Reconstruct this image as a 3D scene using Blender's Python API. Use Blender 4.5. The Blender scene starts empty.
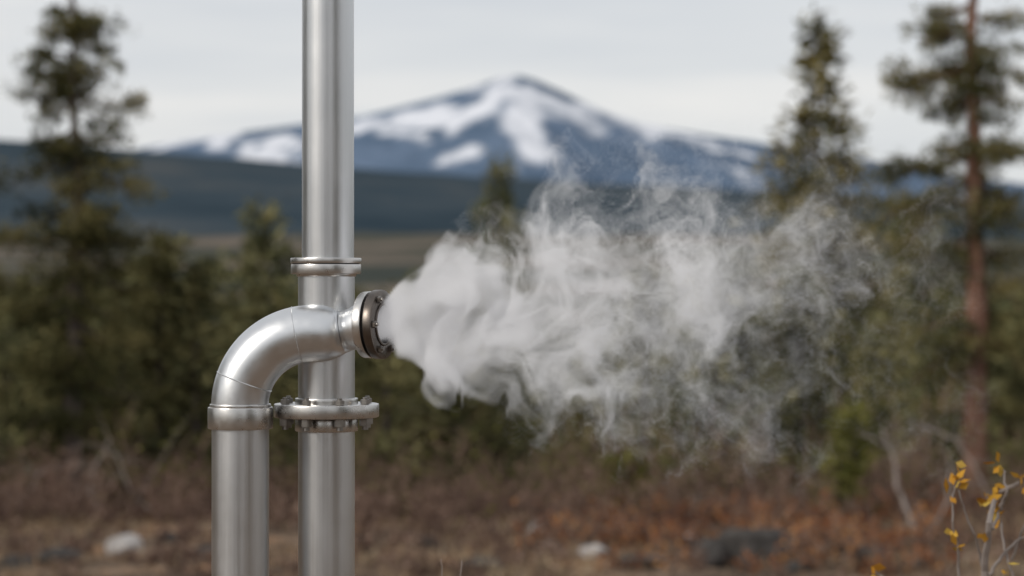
import bpy, bmesh, math, time
import numpy as np
from mathutils import Vector, Matrix
T0=time.time()
K=36/85/1024          # tangent per pixel
CAMH=2.0
def W(px,py,d):
    return np.array([(px-512)*K*d, d, CAMH-(py-288)*K*d])
scene=bpy.context.scene
def link(o,parent=None):
    scene.collection.objects.link(o)
    if parent: o.parent=parent
    return o
def empty(name):
    o=bpy.data.objects.new(name,None); o.empty_display_size=0.1
    return link(o)
# ---------------------------------------------------------------- materials
def new_mat(name,diffuse=False):
    m=bpy.data.materials.new(name); m.use_nodes=True
    nt=m.node_tree; nt.nodes.clear()
    out=nt.nodes.new('ShaderNodeOutputMaterial')
    b=nt.nodes.new('ShaderNodeBsdfDiffuse' if diffuse else 'ShaderNodeBsdfPrincipled')
    nt.links.new(b.outputs[0],out.inputs[0])
    return m,nt,b,out
def N(nt,t,**kw):
    n=nt.nodes.new(t)
    for k,v in kw.items():
        if hasattr(n,k): setattr(n,k,v)
        else: n.inputs[k].default_value=v
    return n
def noise(nt,scale,detail=4,rough=.55,vec=None,mscale=None,coord='Object'):
    tc=nt.nodes.new('ShaderNodeTexCoord')
    src=tc.outputs[coord] if vec is None else vec
    if mscale:
        mp=nt.nodes.new('ShaderNodeMapping'); mp.inputs['Scale'].default_value=mscale
        nt.links.new(src,mp.inputs[0]); src=mp.outputs[0]
    n=nt.nodes.new('ShaderNodeTexNoise'); n.inputs['Scale'].default_value=scale
    n.inputs['Detail'].default_value=detail; n.inputs['Roughness'].default_value=rough
    nt.links.new(src,n.inputs['Vector'])
    return n.outputs[0]
def ramp(nt,inp,stops):
    r=nt.nodes.new('ShaderNodeValToRGB')
    e=r.color_ramp.elements
    while len(e)<len(stops): e.new(0.5)
    for el,(p,c) in zip(e,stops):
        el.position=p; el.color=(c[0],c[1],c[2],1) if not isinstance(c,(int,float)) else (c,c,c,1)
    nt.links.new(inp,r.inputs[0]); return r.outputs[0]
def mixc(nt,f,a,b,mode='MIX'):
    m=nt.nodes.new('ShaderNodeMix'); m.data_type='RGBA'; m.blend_type=mode
    for s,v in ((m.inputs[0],f),(m.inputs[6],a),(m.inputs[7],b)):
        if hasattr(v,'links'): nt.links.new(v,s)
        else: s.default_value=v if isinstance(v,(int,float)) else (*v,1)
    return m.outputs[2]
def steel(name,base,r0,r1,streak=(260,260,5),bump=.05,var=.93,sv=.95,g_=900):
    m,nt,b,o=new_mat(name)
    b.inputs['Metallic'].default_value=1
    n1=noise(nt,1,3,.6,mscale=streak)
    n2=noise(nt,9,5,.6)
    c=mixc(nt,n2,[x*var for x in base],[min(1,x*(2-var)) for x in base])
    c2=mixc(nt,n1,[sv]*3,[1.02]*3)
    nt.links.new(mixc(nt,1.0,c,c2,'MULTIPLY'),b.inputs['Base Color'])
    a=N(nt,'ShaderNodeMath',operation='ADD'); nt.links.new(n1,a.inputs[0]); nt.links.new(n2,a.inputs[1])
    mr=N(nt,'ShaderNodeMapRange'); mr.inputs[1].default_value=.7; mr.inputs[2].default_value=1.3
    mr.inputs[3].default_value=r0; mr.inputs[4].default_value=r1
    nt.links.new(a.outputs[0],mr.inputs[0]); nt.links.new(mr.outputs[0],b.inputs['Roughness'])
    g=noise(nt,g_,2,.5)
    a2=N(nt,'ShaderNodeMath',operation='MULTIPLY_ADD'); a2.inputs[1].default_value=.5; nt.links.new(n1,a2.inputs[0]); nt.links.new(g,a2.inputs[2])
    bp=N(nt,'ShaderNodeBump'); bp.inputs['Strength'].default_value=bump; bp.inputs['Distance'].default_value=.002
    nt.links.new(a2.outputs[0],bp.inputs['Height']); nt.links.new(bp.outputs[0],b.inputs['Normal'])
    return m
M_steel=steel('brushed_steel',(.69,.70,.71),.29,.39,streak=(420,420,3),bump=.07,var=.90,sv=.92)
M_elbow=steel('cast_steel',(.70,.71,.72),.28,.40,streak=(60,60,60),bump=.08,var=.90)
M_flange=steel('flange_steel',(.60,.585,.565),.24,.36,streak=(90,90,90),bump=.06,var=.82)
M_dark=steel('dark_steel',(.15,.13,.115),.25,.42,streak=(70,70,70),bump=.08,var=.8)
M_bolt=steel('bolt_steel',(.30,.28,.26),.3,.45,streak=(120,120,120),var=.8)
M_black,nt,b,o=new_mat('gasket'); b.inputs['Base Color'].default_value=(.02,.02,.02,1); b.inputs['Roughness'].default_value=.8

def attr_mat(name,stops):
    m,nt,b,o=new_mat(name,True)
    a=N(nt,'ShaderNodeAttribute'); a.attribute_name='shade'
    nt.links.new(ramp(nt,a.outputs['Fac'],stops),b.inputs['Color'])
    return m
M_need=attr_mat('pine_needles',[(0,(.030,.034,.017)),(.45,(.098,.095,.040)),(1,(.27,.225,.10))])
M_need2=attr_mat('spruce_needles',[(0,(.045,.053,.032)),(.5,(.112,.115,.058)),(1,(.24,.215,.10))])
M_bark=attr_mat('grey_bark',[(0,(.06,.05,.045)),(1,(.18,.15,.13))])
M_bark_red=attr_mat('red_pine_bark',[(0,(.07,.045,.035)),(.5,(.18,.10,.072)),(1,(.32,.18,.125))])
M_dead=attr_mat('dead_wood',[(0,(.16,.135,.12)),(1,(.38,.33,.30))])
M_grass=attr_mat('dry_grass_blades',[(0,(.07,.05,.038)),(.4,(.18,.12,.08)),(.75,(.32,.225,.14)),(1,(.43,.35,.235))])
M_shrub=attr_mat('heath_twigs',[(0,(.065,.047,.04)),(.5,(.175,.115,.09)),(1,(.31,.22,.17))])
M_leaf=attr_mat('autumn_leaves',[(0,(.30,.12,.02)),(.6,(.60,.33,.05)),(1,(.55,.45,.12))])
M_rust=attr_mat('rust_leaves',[(0,(.13,.05,.028)),(.6,(.30,.125,.055)),(1,(.42,.22,.09))])
M_bush=attr_mat('green_bush_leaves',[(0,(.055,.062,.020)),(.6,(.155,.155,.042)),(1,(.30,.27,.08))])

# ---------------------------------------------------------------- mesh builder
class MB:
    def __init__(s): s.v=[];s.f=[];s.m=[];s.s=[];s.n=0
    def add(s,v,f,m,shade):
        v=np.asarray(v,np.float32); f=np.asarray(f,np.int32)
        s.v.append(v); s.f.append(f+s.n); s.n+=len(v)
        s.m.append(np.broadcast_to(np.asarray(m,np.int32),(len(f),)).copy())
        s.s.append(np.broadcast_to(np.asarray(shade,np.float32),(len(v),)).copy())
    def arrays(s): return np.concatenate(s.v),np.concatenate(s.f),np.concatenate(s.m),np.concatenate(s.s)
    def tube(s,pts,rad,seg=7,m=0,shade=.5):
        pts=np.asarray(pts,float); n=len(pts)
        t=np.gradient(pts,axis=0); t/=np.linalg.norm(t,axis=1)[:,None]+1e-9
        ref=np.array([0.12,1,0.07]) if abs(t[0][1])<.9 else np.array([1,0.1,0])
        a=np.cross(t,ref); a/=np.linalg.norm(a,axis=1)[:,None]+1e-9
        b=np.cross(t,a)
        th=np.arange(seg)/seg*2*np.pi
        rad=np.asarray(rad,float)
        v=pts[:,None]+rad[:,None,None]*(np.cos(th)[None,:,None]*a[:,None]+np.sin(th)[None,:,None]*b[:,None])
        i=np.arange(n-1)[:,None]*seg; j=np.arange(seg)[None]; k=(j+1)%seg
        f=np.stack([i+j,i+k,i+seg+k,i+seg+j],-1).reshape(-1,4)
        s.add(v.reshape(-1,3),f,m,shade)
    def leaves(s,C,D,L,Wd,rng,m,shade):
        n=len(C)
        D=D/(np.linalg.norm(D,axis=1)[:,None]+1e-9)
        R=rng.normal(size=(n,3)); S=np.cross(D,R); S/=np.linalg.norm(S,axis=1)[:,None]+1e-9
        L=np.broadcast_to(L,(n,))[:,None]; Wd=np.broadcast_to(Wd,(n,))[:,None]
        v=np.stack([C,C+D*L*.5+S*Wd*.5,C+D*L,C+D*L*.5-S*Wd*.5],1).reshape(-1,3)
        f=np.arange(n*4).reshape(-1,4)
        s.add(v,f,m,np.repeat(np.broadcast_to(shade,(n,)),4))
    def mesh(s,name,mats,smooth=False):
        v,f,mi,sh=s.arrays()
        me=bpy.data.meshes.new(name)
        me.vertices.add(len(v)); me.vertices.foreach_set('co',v.ravel())
        me.loops.add(f.size); me.loops.foreach_set('vertex_index',f.ravel())
        me.polygons.add(len(f)); me.polygons.foreach_set('loop_start',np.arange(0,f.size,4,dtype=np.int32))
        for mt in mats: me.materials.append(mt)
        me.polygons.foreach_set('material_index',mi)
        me.polygons.foreach_set('use_smooth',np.full(len(f),smooth))
        a=me.attributes.new('shade','FLOAT','POINT'); a.data.foreach_set('value',sh)
        me.update(calc_edges=True); 
        return me

# ---------------------------------------------------------------- ground
def fbm2(n,seed,p=1.6,kmin=1,kmax=400):
    r=np.random.default_rng(seed); F=np.fft.fft2(r.normal(size=(n,n)))
    k=np.fft.fftfreq(n)*n; kk=np.sqrt(k[:,None]**2+k[None]**2); kk[0,0]=1
    F*=kk**-p*(kk>=kmin)*(kk<=kmax); a=np.real(np.fft.ifft2(F)); return (a/a.std()).astype(np.float32)
NB=fbm2(512,3)
def n2(x,y,L):
    x=np.asarray(x,float)/L*512; y=np.asarray(y,float)/L*512
    i=np.floor(x).astype(int); j=np.floor(y).astype(int); fx=x-i; fy=y-j
    i0=i%512;i1=(i+1)%512;j0=j%512;j1=(j+1)%512
    return NB[i0,j0]*(1-fx)*(1-fy)+NB[i1,j0]*fx*(1-fy)+NB[i0,j1]*(1-fx)*fy+NB[i1,j1]*fx*fy
def gz(x,y):
    r=np.hypot(x,y)
    z=np.interp(r,[0,20.5,26,60,140,420,1200,2500,20000],[0,0,-.65,-5.5,-7.5,-6,27,30,30])
    z=z+.05*n2(x+5,y+9,18)*np.clip(r/8,0,1)*np.clip(1.5-r/200,0,1)+np.clip((r-80)/400,0,1)*1.5*n2(x,y,900)
    return z
ang=np.concatenate([np.linspace(-math.pi,-.35,70,endpoint=False),np.linspace(-.35,.35,260,endpoint=False),np.linspace(.35,math.pi,70,endpoint=False)])
rad=np.concatenate([np.linspace(.5,30,120),np.geomspace(30.5,16000,130)])
A_,R_=np.meshgrid(ang,rad)
X=R_*np.sin(A_); Y=R_*np.cos(A_); Z=gz(X,Y)
mb=MB(); na=len(ang); nr=len(rad)
i=np.arange(nr-1)[:,None]*na; j=np.arange(na)[None]; k=(j+1)%na
f=np.stack([i+j,i+k,i+na+k,i+na+j],-1).reshape(-1,4)[:,::-1]
V=np.stack([X,Y,Z],-1).reshape(-1,3)
V=np.vstack([V,[[0,0,0]]]); c=len(V)-1
jj=np.arange(0,na,2); f2=np.stack([np.full(len(jj),c),(jj+2)%na,(jj+1)%na,jj],-1)
mb.add(V,np.vstack([f,f2]),0,.5)
m,nt,b,o=new_mat('heath_ground',True)
tc=N(nt,'ShaderNodeTexCoord')
ln=N(nt,'ShaderNodeVectorMath',operation='LENGTH'); nt.links.new(tc.outputs['Object'],ln.inputs[0])
near=ramp(nt,noise(nt,.9,7,.7),[(.3,(.05,.038,.03)),(.45,(.13,.098,.075)),(.55,(.23,.17,.125)),(.63,(.30,.17,.095)),(.75,(.24,.225,.18))])
fine=ramp(nt,noise(nt,11,4,.7),[(.3,.5),(.7,1.45)])
near=mixc(nt,1.0,near,fine,'MULTIPLY')
far=ramp(nt,noise(nt,.006,6,.6,mscale=(1,2.2,1)),[(.38,(.055,.062,.056)),(.5,(.088,.087,.07)),(.58,(.155,.13,.11)),(.7,(.20,.165,.14))])
mr=N(nt,'ShaderNodeMapRange'); mr.inputs[1].default_value=40; mr.inputs[2].default_value=200; nt.links.new(ln.outputs['Value'],mr.inputs[0])
nt.links.new(mixc(nt,mr.outputs[0],near,far),b.inputs['Color'])
bp=N(nt,'ShaderNodeBump'); bp.inputs['Strength'].default_value=.7; bp.inputs['Distance'].default_value=.05
nt.links.new(noise(nt,9,4,.7),bp.inputs['Height']); nt.links.new(bp.outputs[0],b.inputs['Normal'])
link(bpy.data.objects.new('ground',mb.mesh('ground',[m],True)))

# ---------------------------------------------------------------- hill & mountain
def heightfield(name,x0,x1,nx,ys,fn,mat,attrfn):
    xs=np.linspace(x0,x1,nx); ys=np.asarray(ys); XX,YY=np.meshgrid(xs,ys); ZZ=fn(XX,YY)
    V=np.stack([XX,YY,ZZ],-1).reshape(-1,3); ny=len(ys)
    i=np.arange(ny-1)[:,None]*nx; j=np.arange(nx-1)[None]
    f=np.stack([i+j,i+j+1,i+nx+j+1,i+nx+j],-1).reshape(-1,4)
    mb=MB(); mb.add(V,f,0,attrfn(XX,YY,ZZ).ravel()); link(bpy.data.objects.new(name,mb.mesh(name,[mat],True)))
hp=np.array([(-900,150),(-300,128),(0,141),(100,150),(200,160),(300,170),(400,179),(500,186),(600,191),(700,194),(800,198),(900,202),(1024,206),(1400,200),(2000,190)],float)
def hillz(X,Y):
    px=512+X/(2000*K); h=CAMH+(288-np.interp(px,hp[:,0],hp[:,1]))*K*2000
    t=np.clip((Y-1150)/850,0,1); t=t*t*(3-2*t); tb=np.clip((3200-Y)/1200,0,1)
    return 15+(h-15)*np.where(Y<2000,t,tb)+n2(X,Y,1600)*1.6*t
m,nt,b,o=new_mat('hill_forest_hazed',True)
c=ramp(nt,noise(nt,.005,7,.62,mscale=(1,1,3)),[(.35,(.030,.046,.060)),(.52,(.046,.064,.079)),(.66,(.078,.087,.092))])  # blue-grey tones carry distance haze, put into the base colour
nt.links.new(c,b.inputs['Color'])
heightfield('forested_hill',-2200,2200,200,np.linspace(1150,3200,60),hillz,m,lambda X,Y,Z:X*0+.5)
mp_=np.array([(-900,240),(-200,200),(0,168),(130,150),(200,137),(300,124),(360,117),(430,100),(470,89),(500,78),(518,76),(535,80),(560,91),(600,110),(640,123),(700,133),(760,142),(860,158),(950,176),(1200,200),(1900,240)],float)
def mtz(X,Y):
    px=512+X/(8000*K); h=CAMH+(288-np.interp(px,mp_[:,0],mp_[:,1]))*K*8000
    t=np.clip(1-np.abs(Y-8000)/2300,0,1)
    rid=1-np.abs(n2(X+Y*.35,Y*.25,5200))
    return 30+(h-30)*(t**1.15)+rid*55*np.sin(np.pi*np.clip(t,0,1))+n2(X,Y,2500)*14*(1-t*.9)
def snow(X,Y,Z):
    px=512+X/(Y*K); py=288-(Z-CAMH)/(Y*K)
    px=px+6*n2(X,Y*.5,1500); py=py+4*n2(X+999,Y*.5,1300)
    s=np.zeros_like(X)
    for ax,ay,bx,by,w in [(500,84,445,124,9),(360,122,450,114,10),(385,132,420,133,6),(440,156,478,146,10),(530,90,600,138,12),(522,105,546,150,10),(250,155,295,143,9),(150,150,240,141,5),(610,120,650,136,8),(506,76,524,98,13),(640,130,720,142,5),(575,112,600,118,6),(690,146,760,154,3),(330,128,360,126,6),(210,150,225,148,5)]:
        d=np.array([bx-ax,by-ay],float); L=(d**2).sum(); t=np.clip(((px-ax)*d[0]+(py-ay)*d[1])/L,0,1)
        dist=np.hypot(px-ax-t*d[0],py-ay-t*d[1]); s=np.maximum(s,1.0-dist/w*.5)
    s=s+.24*n2(X,Y*.4,700)
    return np.clip((s-.47)/.40,0,1)
m,nt,b,o=new_mat('mountain_hazed_rock_snow',True)
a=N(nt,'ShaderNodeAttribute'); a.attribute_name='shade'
rock=ramp(nt,noise(nt,.0022,8,.65),[(.35,(.080,.120,.18)),(.65,(.14,.19,.27))])  # rock colour tinted blue to stand in for distance haze
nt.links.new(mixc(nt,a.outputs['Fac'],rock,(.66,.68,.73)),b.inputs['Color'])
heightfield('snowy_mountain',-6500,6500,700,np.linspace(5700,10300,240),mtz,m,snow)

# ---------------------------------------------------------------- trees
def foliage(mb,pts,dirs,rng,sz,nl,L,Wd,m,clsh):
    n=len(pts)
    C=np.repeat(pts,nl,0)+rng.normal(size=(n*nl,3))*sz
    D=np.repeat(dirs,nl,0)*.9+rng.normal(size=(n*nl,3))*.8; D[:,2]+=.15
    sh=np.repeat(clsh,nl)+rng.normal(size=n*nl)*.12
    mb.leaves(C,D,rng.uniform(.6,1.3,n*nl)*L,rng.uniform(.7,1.3,n*nl)*Wd,rng,m,np.clip(sh,0,1))
def spruce(seed,h,R,dens=1.0,bare=.12,prof=.8,nl=3,step=.11,lf=1.0,const=1.0):
    rng=np.random.default_rng(seed); mb=MB()
    zz=np.linspace(0,h,12); bend=np.cumsum(rng.normal(size=(12,2))*.012*h/8,0)
    tr=np.column_stack([bend,zz]); mb.tube(tr,np.linspace(h*.017,h*.002,12)*(1 if const else .6),7,0,.4)
    z=h*bare; P=[];D=[];S=[];T=[]
    while z<h*.992:
        t=z/h; l0=R*(1-t)**prof*(.55+.45*rng.random())+const*(.04*h*(1-t)+.02*h)+.004*h
        if t<.25: l0*=.6+.4*rng.random()
        for b_ in range(rng.integers(3,6)):
            az=rng.uniform(0,2*np.pi); l=l0*rng.uniform(.55,1.15)
            if rng.random()<.12: continue
            d=np.array([np.cos(az),np.sin(az),0]); n=max(4 if const else 3,int(l/(step*h/6)))
            u=np.linspace(0,1,n)
            cx=np.array([np.interp(z,zz,bend[:,0]),np.interp(z,zz,bend[:,1]),z])
            drop=-.32*u+.16*u**2.5 if t<.7 else (.25*u if const else -.1*u)
            pts=cx+d*l*u[:,None]; pts[:,2]+=l*drop
            mb.tube(pts[::max(1,n//3)],np.linspace(h*.003,h*.0008,len(pts[::max(1,n//3)])),3,0,.35)
            side=np.cross(d,[0,0,1]); c0=rng.uniform(.10,.75)
            for q in range(1,n):
                wdt=.30*l*(1-u[q]*.75)
                for s_ in (-1,1):
                    off=rng.uniform(0,1)
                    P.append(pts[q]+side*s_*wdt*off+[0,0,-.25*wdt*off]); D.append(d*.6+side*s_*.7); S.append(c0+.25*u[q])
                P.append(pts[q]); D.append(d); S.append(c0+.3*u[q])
        z+=h*.03*rng.uniform(.7,1.5)/dens
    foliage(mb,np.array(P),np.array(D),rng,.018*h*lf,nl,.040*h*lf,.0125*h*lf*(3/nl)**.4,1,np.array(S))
    return mb
def hero_pine(name,base,height,lean,branches,barkm,r0,seed,needle_m=M_need,rad_rand=12,tsz=.075,dens=1.8,szm=1.3,spread=.52):
    rng=np.random.default_rng(seed); mb=MB()
    zz=np.linspace(0,1,26); tx=lean*zz+(.012*np.sin(zz*9+seed)+.006*np.sin(zz*23))*height*.6*zz
    tr=np.column_stack([tx,.02*np.sin(zz*7)*height*.1,zz*height]); mb.tube(tr,r0*(1-zz*.80)*(1+.08*rng.normal(size=26)),12,0,np.clip(.5+.28*rng.normal(size=26*12),0,1))
    P=[];D=[];S=[]
    allb=list(branches)
    for i in range(rad_rand):
        zf=rng.choice([b_[0] for b_ in branches]); ln=np.mean([abs(b_[1]) for b_ in branches])*rng.uniform(.5,1.1)
        az=rng.choice([-1,1])*rng.uniform(.9,2.2)
        allb.append((zf+rng.normal()*.02,ln*np.cos(az),rng.uniform(-.1,.1),rng.uniform(.08,.14),ln*np.sin(az)))
    for br in allb:
        zf,dx,dz,sz=br[:4]; dy=br[4] if len(br)>4 else rng.normal()*.25*abs(dx)
        sz=sz*szm
        c0=np.array([np.interp(zf,zz,tx),0,zf*height]); e=np.array([dx,dy,dz]); l=np.linalg.norm(e)
        u=np.linspace(0,1,8)[:,None]; wob=rng.normal(size=(8,3))*.03*l*u
        pts=c0+e*u+wob; pts[:,2]+=(.12*l*np.sin(np.pi*u[:,0]))*rng.choice([-1,1])
        mb.tube(pts,np.linspace(.024,.005,8),5,0,.35)
        csh=rng.uniform(.10,.72)
        cl=[rng.uniform(.2,1.02)**.8 for _ in range(int(2+l*4.5))]+[1.0]
        for tcl in cl:
            pc=pts[min(7,int(tcl*7))]+rng.normal(size=3)*np.array([1,1,.5])*sz*.7
            cs=csh+rng.normal()*.12; zs=sz*rng.uniform(.6,1.25)
            for q in range(int((9+5*sz/.08)*dens*.5)):
                g=rng.normal(size=3)*np.array([1.15,1.15,.5])*zs*spread
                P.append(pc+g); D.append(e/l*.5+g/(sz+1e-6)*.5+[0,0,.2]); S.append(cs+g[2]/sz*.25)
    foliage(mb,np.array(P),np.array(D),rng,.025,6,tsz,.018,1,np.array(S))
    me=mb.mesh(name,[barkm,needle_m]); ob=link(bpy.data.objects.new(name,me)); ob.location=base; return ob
def br_px(lst,tx,by,ty,d):
    H=(by-ty)*K*d
    return H,[((by-ay)*K*d/H,(ex-tx)*K*d,(ay-ey)*K*d,s*K*d) for ay,ex,ey,s in lst]
def base_of(px,d):
    x=(px-512)*K*d; g=float(gz(x,d))-.06; return np.array([x,d,g]),288+(CAMH-g)/(K*d)
d=24
b0,by=base_of(975,d)
H,bl=br_px([(-30,940,-40,10),(-10,1010,-20,9),(2,935,14,10),(15,1015,18,10),(25,945,32,9),(40,920,45,9),(62,884,74,10),(70,920,86,8),(75,900,98,10),(50,1008,55,10),(70,1022,84,9),(85,935,112,8),(98,945,122,8),
  (105,1012,104,9),(118,1005,128,8),(135,930,150,8),(150,884,166,10),(160,903,184,11),(145,1018,150,9),(178,926,205,9),(180,1022,198,10),(205,882,222,11),(216,901,244,11),(226,928,262,11),(205,1015,230,10),
  (240,1024,262,12),(250,890,280,11),(262,920,300,12),(282,1022,312,12),(300,900,330,11),(315,928,350,11),(335,1016,366,11),(345,905,385,10),(372,938,412,10),(380,1015,415,10),(-60,960,-75,9),(-60,1000,-80,9),(-90,975,-110,8)],975,by,-130,d)
hero_pine('pine_tree',b0,H,0.0,bl,M_bark_red,.135,5,rad_rand=18,szm=1.3,dens=2.0,spread=.6)
d=23.5
b0,by=base_of(74,d)
H,bl=br_px([(-6,70,-14,5),(8,60,14,6),(12,88,20,6),(24,100,34,6),(34,48,40,8),(40,100,50,8),(56,40,58,7),(66,38,72,8),(70,108,70,8),(80,30,82,7),(88,20,92,8),(94,136,104,8),(104,44,122,9),(108,112,128,9),(128,36,146,9),(134,122,142,8),(150,50,160,9),(155,110,164,9),
  (168,14,184,11),(176,56,196,10),(178,138,198,11),(198,105,214,11),(214,30,222,10),(224,2,240,12),(230,38,252,12),(228,152,240,10),(250,120,264,12),(262,-8,282,13),(268,154,284,12),(282,28,306,14),(292,120,316,14),
  (312,3,334,13),(322,142,342,13),(342,38,366,14),(348,112,372,14),(372,-10,392,12),(376,152,394,11),(400,23,424,12),(410,122,430,11)],74,by,-30,d)
hero_pine('pine_tree',b0,H,0.02,bl,M_bark,.10,9,rad_rand=32,dens=1.8,szm=1.25,spread=.62)

hi=[spruce(20+i,8,R,dn_,b_,p).mesh('spruce_mesh',[M_bark,M_need2]) for i,(R,dn_,b_,p) in enumerate([(1.5,1,.06,.75),(1.1,1,.1,.8),(1.9,1,.04,.65)])]
hi.append(spruce(31,8,3.0,1.9,.35,1.15,nl=3,step=.075,lf=.62,const=0).mesh('tall_spruce_mesh',[M_bark,M_need]))
def put(me,name,x,y,h,rot,parent=None,wide=1):
    o=bpy.data.objects.new(name,me); o.location=(x,y,float(gz(x,y))-.1); s=h/8; o.scale=(s*wide,s*wide,s); o.rotation_euler=(0,0,rot)
    link(o,parent); return o
for px,py,d,mi,wd in [(822,14,48,3,1.15),(268,212,58,2,.9),(497,166,72,2,.6),(205,262,50,0,1.1),(655,300,55,0,1.2),(148,262,62,0,1.1),(905,205,60,1,1.0)]:
    x=(px-512)*K*d; z=CAMH-(py-288)*K*d; h=z-float(gz(x,d))+.1
    put(hi[mi],'spruce_tree',x,d,h,px*.7,None,wd)
# masses of trees: joined into single meshes
lo=[spruce(40+i,8,R,.85,b_,p,nl=2,step=.16,lf=1.15).arrays() for i,(R,b_,p) in enumerate([(1.5,.06,.75),(1.1,.1,.8),(1.9,.04,.65),(1.3,.2,.6),(1.6,.05,.9)])]
rng=np.random.default_rng(77)
def addtree(mb,x,y,h,wide,sh_=0):
    v,f,mi,sh=lo[rng.integers(0,len(lo))]; s=h/8; r=rng.uniform(0,6.28); cr,sr=math.cos(r),math.sin(r)
    vv=np.column_stack([(v[:,0]*cr-v[:,1]*sr)*s*wide+x,(v[:,0]*sr+v[:,1]*cr)*s*wide+y,v[:,2]*s+float(gz(x,y))-.1])
    mb.add(vv,f,mi,np.clip(sh+sh_+rng.uniform(-.2,.2),0,1))
mb=MB()
for i in range(280):
    d=rng.uniform(38,150); px=rng.uniform(-150,1180); x=(px-512)*K*d
    top=rng.normal(288,20)+ (14 if 330<px<640 else 0)
    z=CAMH-(max(top,246)-288)*K*d; h=z-float(gz(x,d)); h=max(3,h)*rng.uniform(.8,1.0)
    addtree(mb,x,d,h,rng.uniform(.8,1.2),.04)
def ringtrees(n,a0,a1,r0,r1,h0,h1):
    for i in range(n):
        a=math.radians(rng.uniform(a0,a1)); r=rng.uniform(r0,r1); addtree(mb,r*math.sin(a),r*math.cos(a),rng.uniform(h0,h1),1.2)
ringtrees(46,22,340,30,60,5,8)
ringtrees(17,108,150,18,27,7,12)  # these three groups: unseen tall trees added to darken stripes in the pipe reflections
ringtrees(12,-72,-34,20,30,8,12)
ringtrees(6,172,196,20,28,6,9)
link(bpy.data.objects.new('distant_forest',mb.mesh('distant_forest',[M_bark,M_need2])))  # visible woods plus the out-of-frame trees added for the steel's reflections
mb=MB()
for i in range(92):
    d=rng.uniform(24,38); px=rng.uniform(-120,1140); addtree(mb,(px-512)*K*d,d,rng.uniform(1.2,3.1),rng.uniform(1.0,1.5),.06)
link(bpy.data.objects.new('young_spruce_thicket',mb.mesh('young_spruce_thicket',[M_bark,M_need2])))

# ---------------------------------------------------------------- undergrowth
def blades(name,n,dr,hr,wr,mat,seed,spread=.5,thresh=-9,pxr=(-160,1184),sh0=.5,n_scale=6):
    rng=np.random.default_rng(seed)
    d=rng.uniform(dr[0],dr[1],n); px=rng.uniform(pxr[0],pxr[1],n); x=(px-512)*K*d
    nn=n2(x,d,n_scale); kp=nn>thresh; d=d[kp];x=x[kp];nn=nn[kp]; n=len(x)
    C=np.column_stack([x,d,gz(x,d)-.02]); D=np.column_stack([rng.normal(size=n)*spread,rng.normal(size=n)*spread,np.ones(n)])
    mb=MB(); mb.leaves(C,D,rng.uniform(hr[0],hr[1],n)*(1+.25*nn),rng.uniform(wr[0],wr[1],n),rng,0,np.clip(sh0+.14*nn+rng.normal(size=n)*.18,0,1))
    return link(bpy.data.objects.new(name,mb.mesh(name,[mat])))
blades('dry_grass',42000,(10,24),(.04,.16),(.006,.014),M_grass,4,.8,thresh=-.2,sh0=.5,n_scale=4)
def shrubs(name,n,dr,hr,mat,seed,sh0,leafm=None,stems=9,pxr=(-160,1184)):
    rng=np.random.default_rng(seed); mb=MB(); 
    d=rng.uniform(dr[0],dr[1],n); px=rng.uniform(pxr[0],pxr[1],n); x=(px-512)*K*d; z=gz(x,d)
    for i in range(n):
        h=rng.uniform(*hr); c0=np.clip(sh0+rng.normal()*.18,0,1)
        k=stems; dd=np.column_stack([rng.normal(size=(k,2))*.45,np.ones(k)]); C=np.array([x[i],d[i],z[i]])+np.column_stack([rng.normal(size=(k,2))*.08,np.zeros(k)])
        L=h*rng.uniform(.6,1.1,k); mb.leaves(C,dd,L,.012,rng,0,c0)
        dn=dd/np.linalg.norm(dd,axis=1)[:,None]
        for _ in range(4):
            t=rng.uniform(.3,.95,k)[:,None]; mb.leaves(C+dn*L[:,None]*t,dn+rng.normal(size=(k,3))*.6,L*.4,.010,rng,0,c0+.1)
        k2=k*5; t=rng.uniform(.3,1.05,(k2,1)); id_=rng.integers(0,k,k2)
        mb.leaves(C[id_]+dn[id_]*L[id_][:,None]*t+rng.normal(size=(k2,3))*.1*h,rng.normal(size=(k2,3)),.05,.03,rng,1 if leafm else 0,np.clip(c0+rng.normal(size=k2)*.2,0,1))
    return link(bpy.data.objects.new(name,mb.mesh(name,[mat]+([leafm] if leafm else []))))
shrubs('heath_shrubs',280,(19.5,26),(.25,.7),M_shrub,11,.42)
shrubs('green_undergrowth',150,(21.5,30),(.5,1.3),M_shrub,12,.48,M_bush,12)
shrubs('rust_undergrowth',85,(16.8,22),(.12,.38),M_shrub,15,.5,M_rust,9,pxr=(540,960))
shrubs('low_heather',190,(15.8,21.5),(.08,.22),M_shrub,13,.36)

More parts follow.
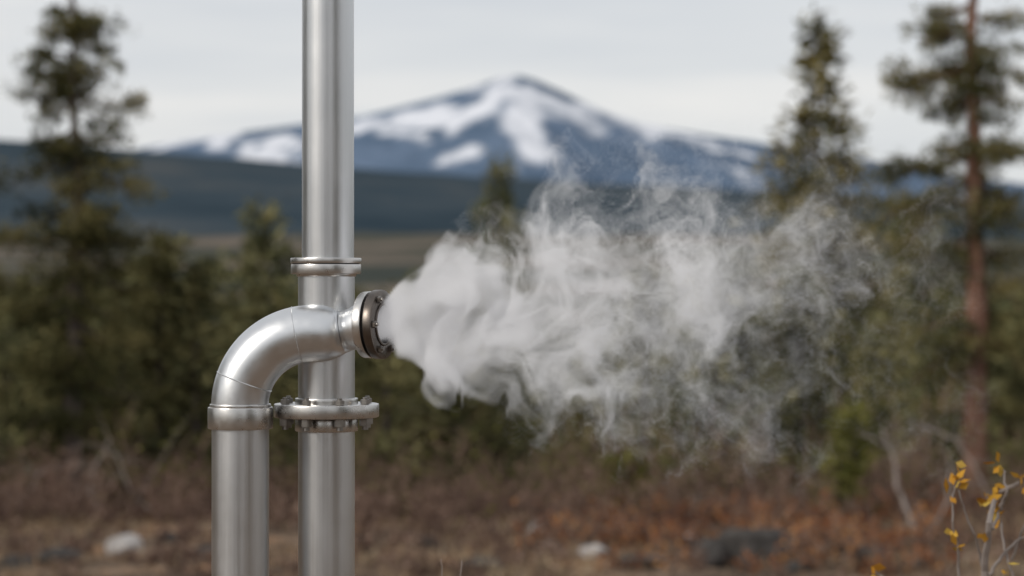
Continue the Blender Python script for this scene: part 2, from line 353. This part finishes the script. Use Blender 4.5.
def bush(name,px,py0,py1,d,wpx,seed,mat):
    rng=np.random.default_rng(seed); mb=MB(); x=(px-512)*K*d; g=float(gz(x,d)); top=CAMH-(py0-288)*K*d; h=top-g; w=wpx*K*d/2
    P=[];D=[];S=[]
    mb.tube([(0,0,0),(.02,0,h*.5),(0,.01,h)],[.03,.02,.006],6,0,.3)
    for i in range(60):
        t=rng.uniform(.05,1)**.9; az=rng.uniform(0,6.28); l=w*(1.2-t*.85)*rng.uniform(.4,1.15); dv=np.array([np.cos(az),np.sin(az),.35])
        p0=np.array([0,0,h*t*.92]); mb.tube([p0,p0+dv*l*.5,p0+dv*l],[.008,.006,.003],4,0,.3); c0=rng.uniform(.1,.85)
        for u in np.linspace(.35,1.05,7): P.append(p0+dv*l*u); D.append(dv); S.append(c0)
    foliage(mb,np.array(P),np.array(D),rng,.04,7,.065,.02,1,np.array(S))
    o=link(bpy.data.objects.new(name,mb.mesh(name,[M_bark,mat]))); o.location=(x,d,g); return o
bush('juniper_bush',852,405,540,20.5,84,3,M_bush)
bush('juniper_bush',625,458,520,22,70,4,M_bush)

def dead(name,pts_px,d,r,seed,twigs=5):
    rng=np.random.default_rng(seed); mb=MB(); P=np.array([W(a,b_,d+.15*i) for i,(a,b_) in enumerate(pts_px)])
    o0=P[0].copy(); o0[2]=gz(o0[0],o0[1])-.02; P-=o0; P[0]=0; u=np.linspace(0,len(P)-1,14); Q=np.column_stack([np.interp(u,range(len(P)),P[:,k]) for k in range(3)])+rng.normal(size=(14,3))*.01
    mb.tube(Q,np.linspace(r,r*.3,14),6,0,.6)
    for i in range(twigs):
        s=Q[rng.integers(3,13)]; e=rng.normal(size=3)*[.3,.2,.25]+[0,0,.12]; mb.tube([s,s+e*.5+rng.normal(size=3)*.03,s+e],[r*.35,r*.22,r*.1],4,0,.6)
    o=link(bpy.data.objects.new(name,mb.mesh(name,[M_dead]))); o.location=o0
dead('dead_branch',[(924,556),(905,505),(882,428)],18.6,.026,1,4)
dead('dead_branch',[(925,548),(948,500),(950,455)],18.8,.014,2,5)
dead('dead_branch',[(100,520),(88,480),(112,440)],21,.018,3,6)
dead('dead_branch',[(10,520),(40,470),(85,462)],21,.015,4,6)
dead('dead_branch',[(165,520),(130,490),(118,455)],20.6,.014,5,6)
dead('dead_branch',[(870,530),(850,500),(790,470)],20.3,.013,6,6)
dead('dead_branch',[(1010,520),(960,440),(905,418)],21,.014,7,7)
dead('dead_branch',[(760,530),(748,470),(742,430)],21.5,.011,8,7)
dead('dead_branch',[(690,530),(700,490),(684,440)],22,.011,9,7)

# rocks
m,nt,b,o=new_mat('dark_rock',True)
nt.links.new(ramp(nt,noise(nt,5,5,.65),[(.3,(.035,.033,.031)),(.6,(.10,.093,.088)),(.8,(.22,.205,.19))]),b.inputs['Color']); M_rock=m
m,nt,b,o=new_mat('pale_rock',True)
nt.links.new(ramp(nt,noise(nt,5,5,.65),[(.3,(.26,.245,.235)),(.6,(.50,.47,.45))]),b.inputs['Color']); M_prock=m
def rock(px,py,w,h,seed,mat):
    d=min(20.3,CAMH/((py-288)*K)); x=(px-512)*K*d; s=K*d
    bm=bmesh.new(); bmesh.ops.create_icosphere(bm,subdivisions=4,radius=1); rng=np.random.default_rng(seed)
    pl=[(lambda v:(v/np.linalg.norm(v),rng.uniform(.55,.9)))(rng.normal(size=3)) for _ in range(11)]
    for v in bm.verts:
        p=np.array(v.co)
        for nrm,dd in pl:
            e=p@nrm-dd
            if e>0: p=p-nrm*e*.9
        p=p*(1+.02*math.sin(9*p[0]+seed)+.02*math.sin(13*p[2]))
        v.co=p*[w*s/2,w*s/2*.7,h*s]
    me=bpy.data.meshes.new('boulder'); bm.to_mesh(me); bm.free(); me.materials.append(mat)
    o=link(bpy.data.objects.new('boulder',me)); o.location=(x,d,float(gz(x,d))+h*s*.35); o.rotation_euler=(0,rng.normal()*.08,rng.uniform(0,1))
rock(752,564,92,32,1,M_rock); rock(708,567,50,22,7,M_rock); rock(126,549,42,15,2,M_prock); rock(553,556,30,14,3,M_prock); rock(592,562,40,10,4,M_prock)
rock(640,568,60,11,5,M_rock); rock(538,532,26,12,6,M_prock); rock(480,574,56,12,8,M_rock); rock(372,560,22,8,9,M_rock); rock(205,560,50,13,10,M_rock); rock(60,564,60,13,12,M_rock); rock(930,566,40,12,13,M_rock)
rock(15,572,50,12,15,M_rock); rock(430,548,30,9,17,M_rock); rock(168,542,24,9,18,M_rock); rock(870,560,50,14,19,M_rock); rock(800,572,40,11,20,M_rock); rock(690,546,30,10,21,M_prock)

# foreground saplings
def sapling(name,base_px,d,stems,seed,leafn,r=.004,mats=(M_dead,M_leaf)):
    rng=np.random.default_rng(seed); mb=MB(); x0=(base_px-512)*K*d; root=np.array([x0,d,float(gz(x0,d))])
    for st,rr,ln_ in stems:
        P=np.array([W(a,b_,d+rng.normal()*.03) for a,b_ in st])-root
        n=len(P)*6; u=np.linspace(0,len(P)-1,n); Q=np.column_stack([np.interp(u,range(len(P)),P[:,k]) for k in range(3)])
        Q=Q+np.cumsum(rng.normal(size=Q.shape)*.0015,0)
        mb.tube(Q,np.linspace(rr,rr*.4,n),6,0,.4+.2*rng.random())
        for q in Q[int(n*.55):]:
            if rng.random()<leafn*ln_:
                k=3; mb.leaves(q+rng.normal(size=(k,3))*.008,rng.normal(size=(k,3))+[0,-.2,.3],rng.uniform(.018,.034,k),rng.uniform(.013,.022,k),rng,1,rng.uniform(.1,.9,k))
        if ln_>0:
            k=int(4*ln_)+2; mb.leaves(Q[-1]+rng.normal(size=(k,3))*.010,rng.normal(size=(k,3))+[0,-.2,.3],rng.uniform(.02,.036,k),rng.uniform(.015,.024,k),rng,1,rng.uniform(.2,.8,k))
    o=link(bpy.data.objects.new(name,mb.mesh(name,list(mats)))); o.location=root
d=5.0
sapling('willow_shrub',985,d,[([(985,1150),(982,760),(988,575),(994,530),(1004,500),(1024,488)],.010,.5),([(994,530),(998,505),(996,494)],.004,1.5),([(1000,510),(1008,490),(1004,470)],.004,.6),
  ([(983,1150),(965,700),(957,576),(955,530),(953,484)],.004,1.5),([(988,600),(975,540),(958,495)],.0035,0),([(988,575),(1010,545),(1030,530)],.004,0),
  ([(983,1150),(1030,800),(1020,600),(1008,560),(1000,515)],.005,.4),([(983,1150),(940,800),(912,600),(878,570)],.003,.3),([(1010,560),(1030,500),(1022,475)],.003,.6)],2,.22)
sapling('birch_sapling',450,4.6,[([(452,1250),(448,800),(452,600),(459,553)],.002,0),([(452,640),(446,590),(443,566)],.0015,0)],5,.0)

# ---------------------------------------------------------------- pipework
S=K*4.0
pipe=empty('steam_vent_pipe')
def PX(px,py,dy=0): return Vector(((px-512)*S,4.0+dy,CAMH-(py-288)*S))
def finish(bm,name,mat,ang=32):
    bmesh.ops.recalc_face_normals(bm,faces=bm.faces)
    for f in bm.faces: f.smooth=True
    for e in bm.edges:
        if len(e.link_faces)==2 and e.calc_face_angle(0)>math.radians(ang): e.smooth=False
    me=bpy.data.meshes.new(name); bm.to_mesh(me); bm.free(); me.materials.append(mat)
    return link(bpy.data.objects.new(name,me),pipe)
def lathe(name,origin,axis,prof,mat,seg=96,closed=True,ch=.0012):
    P=[Vector((a,b_)) for a,b_ in prof]; n=len(P); Q=[]
    for i in range(n):
        if not closed and i in (0,n-1): Q.append(P[i]); continue
        a=P[i-1]-P[i]; b_=P[(i+1)%n]-P[i]; c=min(ch,a.length*.35,b_.length*.35)
        p1=P[i]+a.normalized()*c; p2=P[i]+b_.normalized()*c; Q+= [p1,(p1+p2)/2*.5+P[i]*.5,p2]
    rot=Vector((0,0,1)).rotation_difference(Vector(axis).normalized()).to_matrix()
    bm=bmesh.new(); rings=[]
    for q in Q:
        rings.append([bm.verts.new(Vector(origin)+rot@Vector((q.y*math.cos(t),q.y*math.sin(t),q.x))) for t in [k*2*math.pi/seg for k in range(seg)]])
    m_=len(rings)
    for i in range(m_ if closed else m_-1):
        r1=rings[i]; r2=rings[(i+1)%m_]
        for k in range(seg): bm.faces.new((r1[k],r1[(k+1)%seg],r2[(k+1)%seg],r2[k]))
    return finish(bm,name,mat,50)
def sweep(name,pts,rads,mat,seg=64):
    pts=[Vector(p) for p in pts]; n=len(pts); bm=bmesh.new(); rings=[]; a=None
    for i in range(n):
        t=(pts[min(n-1,i+1)]-pts[max(0,i-1)]).normalized()
        a=(Vector((0,1,0)) if a is None else a); a=(a-t*a.dot(t)).normalized(); b_=t.cross(a)
        rings.append([bm.verts.new(pts[i]+(a*math.cos(w)+b_*math.sin(w))*rads[i]) for w in [k*2*math.pi/seg for k in range(seg)]])
    for i in range(n-1):
        for k in range(seg): bm.faces.new((rings[i][k],rings[i][(k+1)%seg],rings[i+1][(k+1)%seg],rings[i+1][k]))
    return finish(bm,name,mat,60)
UP=(0,0,1)
def disc(name,px,ytop,ybot,rpx,mat,dy=0,ch=.0012,inner=None):
    o=PX(px,ybot,dy); h=(ybot-ytop)*S; r=rpx*S; ri=(inner*S if inner else .001)
    return lathe(name,o,UP,[(0,ri),(0,r),(h,r),(h,ri)],mat,ch=ch)
gy=CAMH/S+288
lathe('riser_upper',PX(328,258),UP,[(0,26*S),(2.6,26*S)],M_steel,closed=False)
lathe('riser_lower',PX(326.5,gy+10),UP,[(0,28.3*S),((gy+10-274)*S,28.3*S)],M_steel,closed=False)
disc('riser_collar_top',326,258,263.5,35.5,M_flange,ch=.0016); disc('riser_collar',326,264.2,274,35,M_flange,ch=.0014)
disc('riser_collar_groove',326,263,265,33.5,M_black)
lathe('collar_weld',PX(326.5,276.5),UP,[(0,28*S),(0,29.3*S),(2.8*S,30.5*S),(2.8*S,28*S)],M_flange)
disc('flange_hub_top',326.5,398,404,31.5,M_flange); disc('flange_plate',326.5,403.5,417,52.5,M_flange,ch=.0022)
disc('flange_gasket',326.5,416.6,418.2,34,M_black); disc('flange_hub_low',326.5,417.8,431,31.5,M_flange,ch=.0022)
def hexb(name,loc,axis,r,h,mat,roundtop=False):
    bm=bmesh.new(); bmesh.ops.create_cone(bm,cap_ends=True,segments=6,radius1=r,radius2=r,depth=h)
    bmesh.ops.bevel(bm,geom=[e for e in bm.edges],offset=r*.1,segments=2,affect='EDGES')
    rr=bmesh.ops.create_cone(bm,cap_ends=True,segments=16,radius1=r*.55,radius2=r*.5,depth=h*1.9)
    rot=Vector((0,0,1)).rotation_difference(Vector(axis).normalized()).to_matrix().to_4x4()
    bm.transform(Matrix.Translation(Vector(loc))@rot@Matrix.Rotation(.3,4,'Z')); return finish(bm,name,mat,25)
for i in range(8):
    a=math.radians(22+45*i); ox=math.cos(a)*43*S; oy=math.sin(a)*43*S
    hexb('flange_nut_top',PX(326.5,401)+Vector((ox,oy,0)),UP,5*S,4.6*S,M_bolt)
    hexb('flange_nut_bottom',PX(326.5,421.0)+Vector((ox,oy,0)),UP,6*S,8*S,M_bolt)
dy=-.045
lathe('side_pipe',PX(243.5,gy+10,dy),UP,[(0,28.3*S),((gy+10-420)*S,28.3*S)],M_steel,closed=False)
disc('side_collar',243.5,405.5,427,32.2,M_flange,dy,.002); disc('side_collar_lip',243.5,402.5,406,30.3,M_flange,dy,.0014)
pts=[];rads=[]
for t in np.linspace(0,math.pi/2,40):
    pts.append(PX(315-72*math.cos(t),405-72*math.sin(t),dy)); rads.append(28.3*S)
ctrl=[(322,333,28.2,-.045),(330,333,27,-.044),(338,332.5,24.2,-.042),(345,331.5,20.5,-.042),(350,330,19.8,-.046),(356,328.5,20.8,-.052),(362,327,22.6,-.060),(370,325.3,23.8,-.067),(378,323.8,24,-.075)]
c=np.array(ctrl); u=np.linspace(0,len(c)-1,60)
for q in u:
    v=[np.interp(q,range(len(c)),c[:,k]) for k in range(4)]
    pts.append(PX(v[0],v[1],v[3])); rads.append(v[2]*S)
r_=np.array(rads); 
for _ in range(6): r_[40:-1]=(r_[39:-2]+2*r_[40:-1]+r_[41:])/4
pa=np.array([list(p) for p in pts])
for _ in range(6): pa[40:-1]=(pa[39:-2]+2*pa[40:-1]+pa[41:])/4
sweep('elbow_crossover',[Vector(p) for p in pa],list(r_),M_elbow)
def bead(px,py,ang_,dyy,r,w=.9):
    ax=Vector((math.cos(ang_),0,math.sin(ang_))); lathe('weld_bead',PX(px,py,dyy),ax,[(-w*S,(r-.6)*S),(0,(r+.55)*S),(w*S,(r-.6)*S)],M_elbow,ch=.0004)
for tdeg in (20,78): 
    t=math.radians(tdeg); bead(315-72*math.cos(t),405-72*math.sin(t),math.pi/2-t,dy,28.5)
ax=Vector((.94,-.33,.03)).normalized(); o=PX(366.5,324.3,-.067)
lathe('nozzle_ring_back',o,ax,[(0,20*S),(0,32.5*S),(9*S,33*S),(9*S,20*S)],M_flange,ch=.0022)
lathe('nozzle_groove',o,ax,[(8.8*S,20*S),(8.8*S,29*S),(12.2*S,29*S),(12.2*S,20*S)],M_black)
lathe('nozzle_ring_front',o,ax,[(12*S,21*S),(12*S,34*S),(21*S,34*S),(21*S,21*S)],M_dark,ch=.002)
lathe('nozzle_bore',o,ax,[(2*S,18.5*S),(2*S,21.2*S),(22*S,21.2*S),(22*S,18.5*S)],M_dark,ch=.001)
rot=Vector((0,0,1)).rotation_difference(ax).to_matrix()
for i in range(6):
    a=math.radians(10+60*i); p=o+ax*22.6*S+rot@Vector((math.cos(a)*27.8*S,math.sin(a)*27.8*S,0)); hexb('nozzle_bolt',p,ax,3.8*S,3.8*S,M_bolt)

# ---------------------------------------------------------------- steam
def curl_field(n,seed,k0,k1,p):
    r=np.random.default_rng(seed); k=np.fft.fftfreq(n)*n; kx,ky,kz=np.meshgrid(k,k,k,indexing='ij'); kk=np.sqrt(kx**2+ky**2+kz**2); kk[0,0,0]=1
    flt=((kk>=k0)&(kk<=k1))*kk**-p
    A=[np.fft.fftn(r.normal(size=(n,n,n)))*flt for _ in range(3)]
    C=[1j*(ky*A[2]-kz*A[1]),1j*(kz*A[0]-kx*A[2]),1j*(kx*A[1]-ky*A[0])]
    F=np.stack([np.real(np.fft.ifftn(c_)) for c_ in C],-1); return (F/F.std()).astype(np.float32)
def scal_field(n,seed,k0,k1,p):
    r=np.random.default_rng(seed); k=np.fft.fftfreq(n)*n; kx,ky,kz=np.meshgrid(k,k,k,indexing='ij'); kk=np.sqrt(kx**2+ky**2+kz**2); kk[0,0,0]=1
    F=np.real(np.fft.ifftn(np.fft.fftn(r.normal(size=(n,n,n)))*((kk>=k0)&(kk<=k1))*kk**-p)); return (F/F.std()).astype(np.float32)[...,None]
def samp(F,P,L):
    n=F.shape[0]; q=P*(n/L); i=np.floor(q).astype(np.int32); f=(q-i).astype(np.float32); i0=i%n; i1=(i0+1)%n; Fr=F.reshape(-1,F.shape[-1]); out=0
    for a in (0,1):
        ia=(i1 if a else i0)[:,0]*(n*n); wa=f[:,0] if a else 1-f[:,0]
        for b_ in (0,1):
            ib=ia+(i1 if b_ else i0)[:,1]*n; wb=wa*(f[:,1] if b_ else 1-f[:,1])
            for c_ in (0,1):
                out=out+Fr[ib+(i1 if c_ else i0)[:,2]]*(wb*(f[:,2] if c_ else 1-f[:,2]))[:,None]
    return out
mouth=np.array(o+ax*20*S)
x0,x1=mouth[0]-.012,mouth[0]+.97; y0,y1=mouth[1]-.24,mouth[1]+.21; z0,z1=mouth[2]-.29,mouth[2]+.38
VX=.0038; nx=int((x1-x0)/VX); ny=int((y1-y0)/.006); nz=int((z1-z0)/VX)
gx=np.linspace(x0,x1,nx,dtype=np.float32); gyy=np.linspace(y0,y1,ny,dtype=np.float32); gzz=np.linspace(z0,z1,nz,dtype=np.float32)
P=np.stack(np.meshgrid(gx,gyy,gzz,indexing='ij'),-1).reshape(-1,3)
def jet(P):
    s=P[:,0]-mouth[0]; sp=np.clip(s,0,2)
    R=np.interp(s,[-.02,0,.03,.08,.18,.30,.45,.65,.9],[.028,.030,.052,.088,.132,.175,.215,.235,.235]).astype(np.float32)
    yc=mouth[1]-.30*.12*(1-np.exp(-sp/.12)); zc=mouth[2]+.085*sp
    return s,R,np.sqrt((P[:,1]-yc)**2*2.2+(P[:,2]-zc)**2)
s,R,r=jet(P)
amp=lambda s:np.interp(s,[-.02,0,.05,.15,.35,.6,.95],[.0,.003,.014,.034,.060,.076,.082]).astype(np.float32)
idx=np.nonzero((r<R+2.0*amp(s)+.01))[0]; Q=P[idx].copy()
U1=curl_field(64,11,2,7,3.2); U2=curl_field(64,2,3,11,3.1)
steps=8
for st in range(steps):
    s_=Q[:,0]-mouth[0]; a=amp(s_)/steps
    Q=Q-(samp(U1,Q,.62)*(a*1.0)[:,None]+samp(U2,Q+.01*st,.33)*(a*.88)[:,None])
s,R,r=jet(Q); q=r/R
B=scal_field(64,5,2,8,2.2); b1=samp(B,Q*np.array([.8,1,1],np.float32)+.05,.42)[:,0]; b2=samp(B,Q+.13,.17)[:,0]
ew=np.interp(s,[0,.15,.4,.9],[.20,.32,.50,.65])
env=np.clip((1.0-q+.14*b2)/ew,0,1)
th=np.interp(s,[0,.10,.20,.32,.45,.6,.78,.95],[-4,-2.4,-1.6,-1.15,-.8,-.3,.2,.8])
cl=np.clip((b1*.85+b2*.32-th)/1.5,0,1.15)**1.3
amx=np.interp(s,[-.02,-.01,0,.05,.15,.3,.45,.65,.86,.96],[0,60,85,40,18,12,8.5,5.2,2.8,0])
dens=env*cl*amx*(1-.3*np.clip(q,0,1))
full=np.zeros(len(P),np.float32); full[idx]=np.clip(dens,0,None)
Fg=full.reshape(nx,ny,nz)
for a_ in range(3):
    for e_ in (0,1):
        if a_==0 and e_==0: continue
        for kk_ in range(8):
            sl_=[slice(None)]*3; sl_[a_]=kk_ if e_==0 else -1-kk_
            Fg[tuple(sl_)]*=kk_/8
Fg[0]=0
full=Fg.ravel()
me=bpy.data.meshes.new('steam_plume'); me.vertices.add(len(P)); me.vertices.foreach_set('co',P.ravel())
at=me.attributes.new('dens','FLOAT','POINT'); at.data.foreach_set('value',full)
so=link(bpy.data.objects.new('steam_plume',me))
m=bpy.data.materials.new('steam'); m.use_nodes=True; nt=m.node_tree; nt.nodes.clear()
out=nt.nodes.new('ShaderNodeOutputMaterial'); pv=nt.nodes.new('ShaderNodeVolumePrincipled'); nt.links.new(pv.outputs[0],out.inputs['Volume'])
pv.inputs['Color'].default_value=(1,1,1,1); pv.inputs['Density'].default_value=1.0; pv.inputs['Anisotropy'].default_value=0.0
# multiple scattering inside the droplets, approximated as a soft source proportional to density
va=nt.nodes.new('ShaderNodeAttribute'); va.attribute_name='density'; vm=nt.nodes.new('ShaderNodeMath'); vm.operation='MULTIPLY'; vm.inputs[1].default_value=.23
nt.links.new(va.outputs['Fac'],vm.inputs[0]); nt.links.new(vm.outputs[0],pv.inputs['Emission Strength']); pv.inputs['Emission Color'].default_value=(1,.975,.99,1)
try: m.cycles.volume_step_rate=7.0
except Exception as e: print('step',e)
ng=bpy.data.node_groups.new('steam_volume','GeometryNodeTree')
ng.interface.new_socket('Geometry',in_out='INPUT',socket_type='NodeSocketGeometry'); ng.interface.new_socket('Geometry',in_out='OUTPUT',socket_type='NodeSocketGeometry')
gi=ng.nodes.new('NodeGroupInput'); go=ng.nodes.new('NodeGroupOutput')
vc=ng.nodes.new('GeometryNodeVolumeCube'); vc.inputs['Min'].default_value=(x0,y0,z0); vc.inputs['Max'].default_value=(x1,y1,z1)
vc.inputs['Resolution X'].default_value=nx; vc.inputs['Resolution Y'].default_value=ny; vc.inputs['Resolution Z'].default_value=nz
pos=ng.nodes.new('GeometryNodeInputPosition'); sx=ng.nodes.new('ShaderNodeSeparateXYZ'); ng.links.new(pos.outputs[0],sx.inputs[0])
def ax_i(k,lo,hi,n):
    a=ng.nodes.new('ShaderNodeMapRange'); a.clamp=True
    for ii,v in ((1,lo),(2,hi),(3,0),(4,n-1)): a.inputs[ii].default_value=v
    ng.links.new(sx.outputs[k],a.inputs[0]); r=ng.nodes.new('ShaderNodeMath'); r.operation='ROUND'; ng.links.new(a.outputs[0],r.inputs[0]); return r.outputs[0]
ix=ax_i(0,x0,x1,nx); iy=ax_i(1,y0,y1,ny); iz=ax_i(2,z0,z1,nz)
m1=ng.nodes.new('ShaderNodeMath'); m1.operation='MULTIPLY_ADD'; m1.inputs[1].default_value=ny; ng.links.new(ix,m1.inputs[0]); ng.links.new(iy,m1.inputs[2])
m2=ng.nodes.new('ShaderNodeMath'); m2.operation='MULTIPLY_ADD'; m2.inputs[1].default_value=nz; ng.links.new(m1.outputs[0],m2.inputs[0]); ng.links.new(iz,m2.inputs[2])
sa=ng.nodes.new('GeometryNodeSampleIndex'); sa.data_type='FLOAT'; sa.domain='POINT'
na_=ng.nodes.new('GeometryNodeInputNamedAttribute'); na_.data_type='FLOAT'; na_.inputs['Name'].default_value='dens'
ng.links.new(gi.outputs[0],sa.inputs['Geometry']); ng.links.new(na_.outputs[0],sa.inputs['Value']); ng.links.new(m2.outputs[0],sa.inputs['Index'])
ng.links.new(sa.outputs[0],vc.inputs['Density'])
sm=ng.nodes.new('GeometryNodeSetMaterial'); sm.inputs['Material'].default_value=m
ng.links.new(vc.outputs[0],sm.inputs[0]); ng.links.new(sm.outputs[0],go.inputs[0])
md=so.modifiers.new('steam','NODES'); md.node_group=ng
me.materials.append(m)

# ---------------------------------------------------------------- world, sun, camera
EL=30; AZ=-125
w=bpy.data.worlds.new('World'); scene.world=w; w.use_nodes=True; nt=w.node_tree; nt.nodes.clear()
out=nt.nodes.new('ShaderNodeOutputWorld'); bg=nt.nodes.new('ShaderNodeBackground'); bg.inputs[1].default_value=.108
sk=nt.nodes.new('ShaderNodeTexSky'); sk.sky_type='NISHITA'; sk.sun_disc=False; sk.sun_elevation=math.radians(EL); sk.sun_rotation=math.radians(AZ%360)
cl=ramp(nt,noise(nt,2.6,4,.55,coord='Generated',mscale=(1,1,8)),[(.32,(6.0,6.25,6.65)),(.50,(6.95,7.05,7.2)),(.66,(8.1,7.95,7.8))])
nt.links.new(mixc(nt,.90,sk.outputs[0],cl),bg.inputs[0]); nt.links.new(bg.outputs[0],out.inputs[0])
sl=bpy.data.lights.new('sun','SUN'); sl.energy=1.9; sl.angle=math.radians(12); sl.color=(1,.94,.86)
so_=link(bpy.data.objects.new('sun',sl)); e=math.radians(EL); a=math.radians(AZ)
dirv=Vector((math.sin(a)*math.cos(e),math.cos(a)*math.cos(e),math.sin(e))); so_.rotation_euler=dirv.to_track_quat('Z','Y').to_euler(); so_.location=(0,0,20)
cam=bpy.data.cameras.new('camera'); co=link(bpy.data.objects.new('camera',cam)); co.location=(0,0,CAMH); co.rotation_euler=(math.pi/2,0,0)
cam.lens=85; cam.sensor_width=36; cam.clip_end=30000; cam.clip_start=.05
cam.dof.use_dof=True; cam.dof.focus_distance=3.95; cam.dof.aperture_fstop=3.8
scene.camera=co
scene.view_settings.view_transform='Standard'; scene.view_settings.look='None'; scene.view_settings.exposure=0
print('done',time.time()-T0)
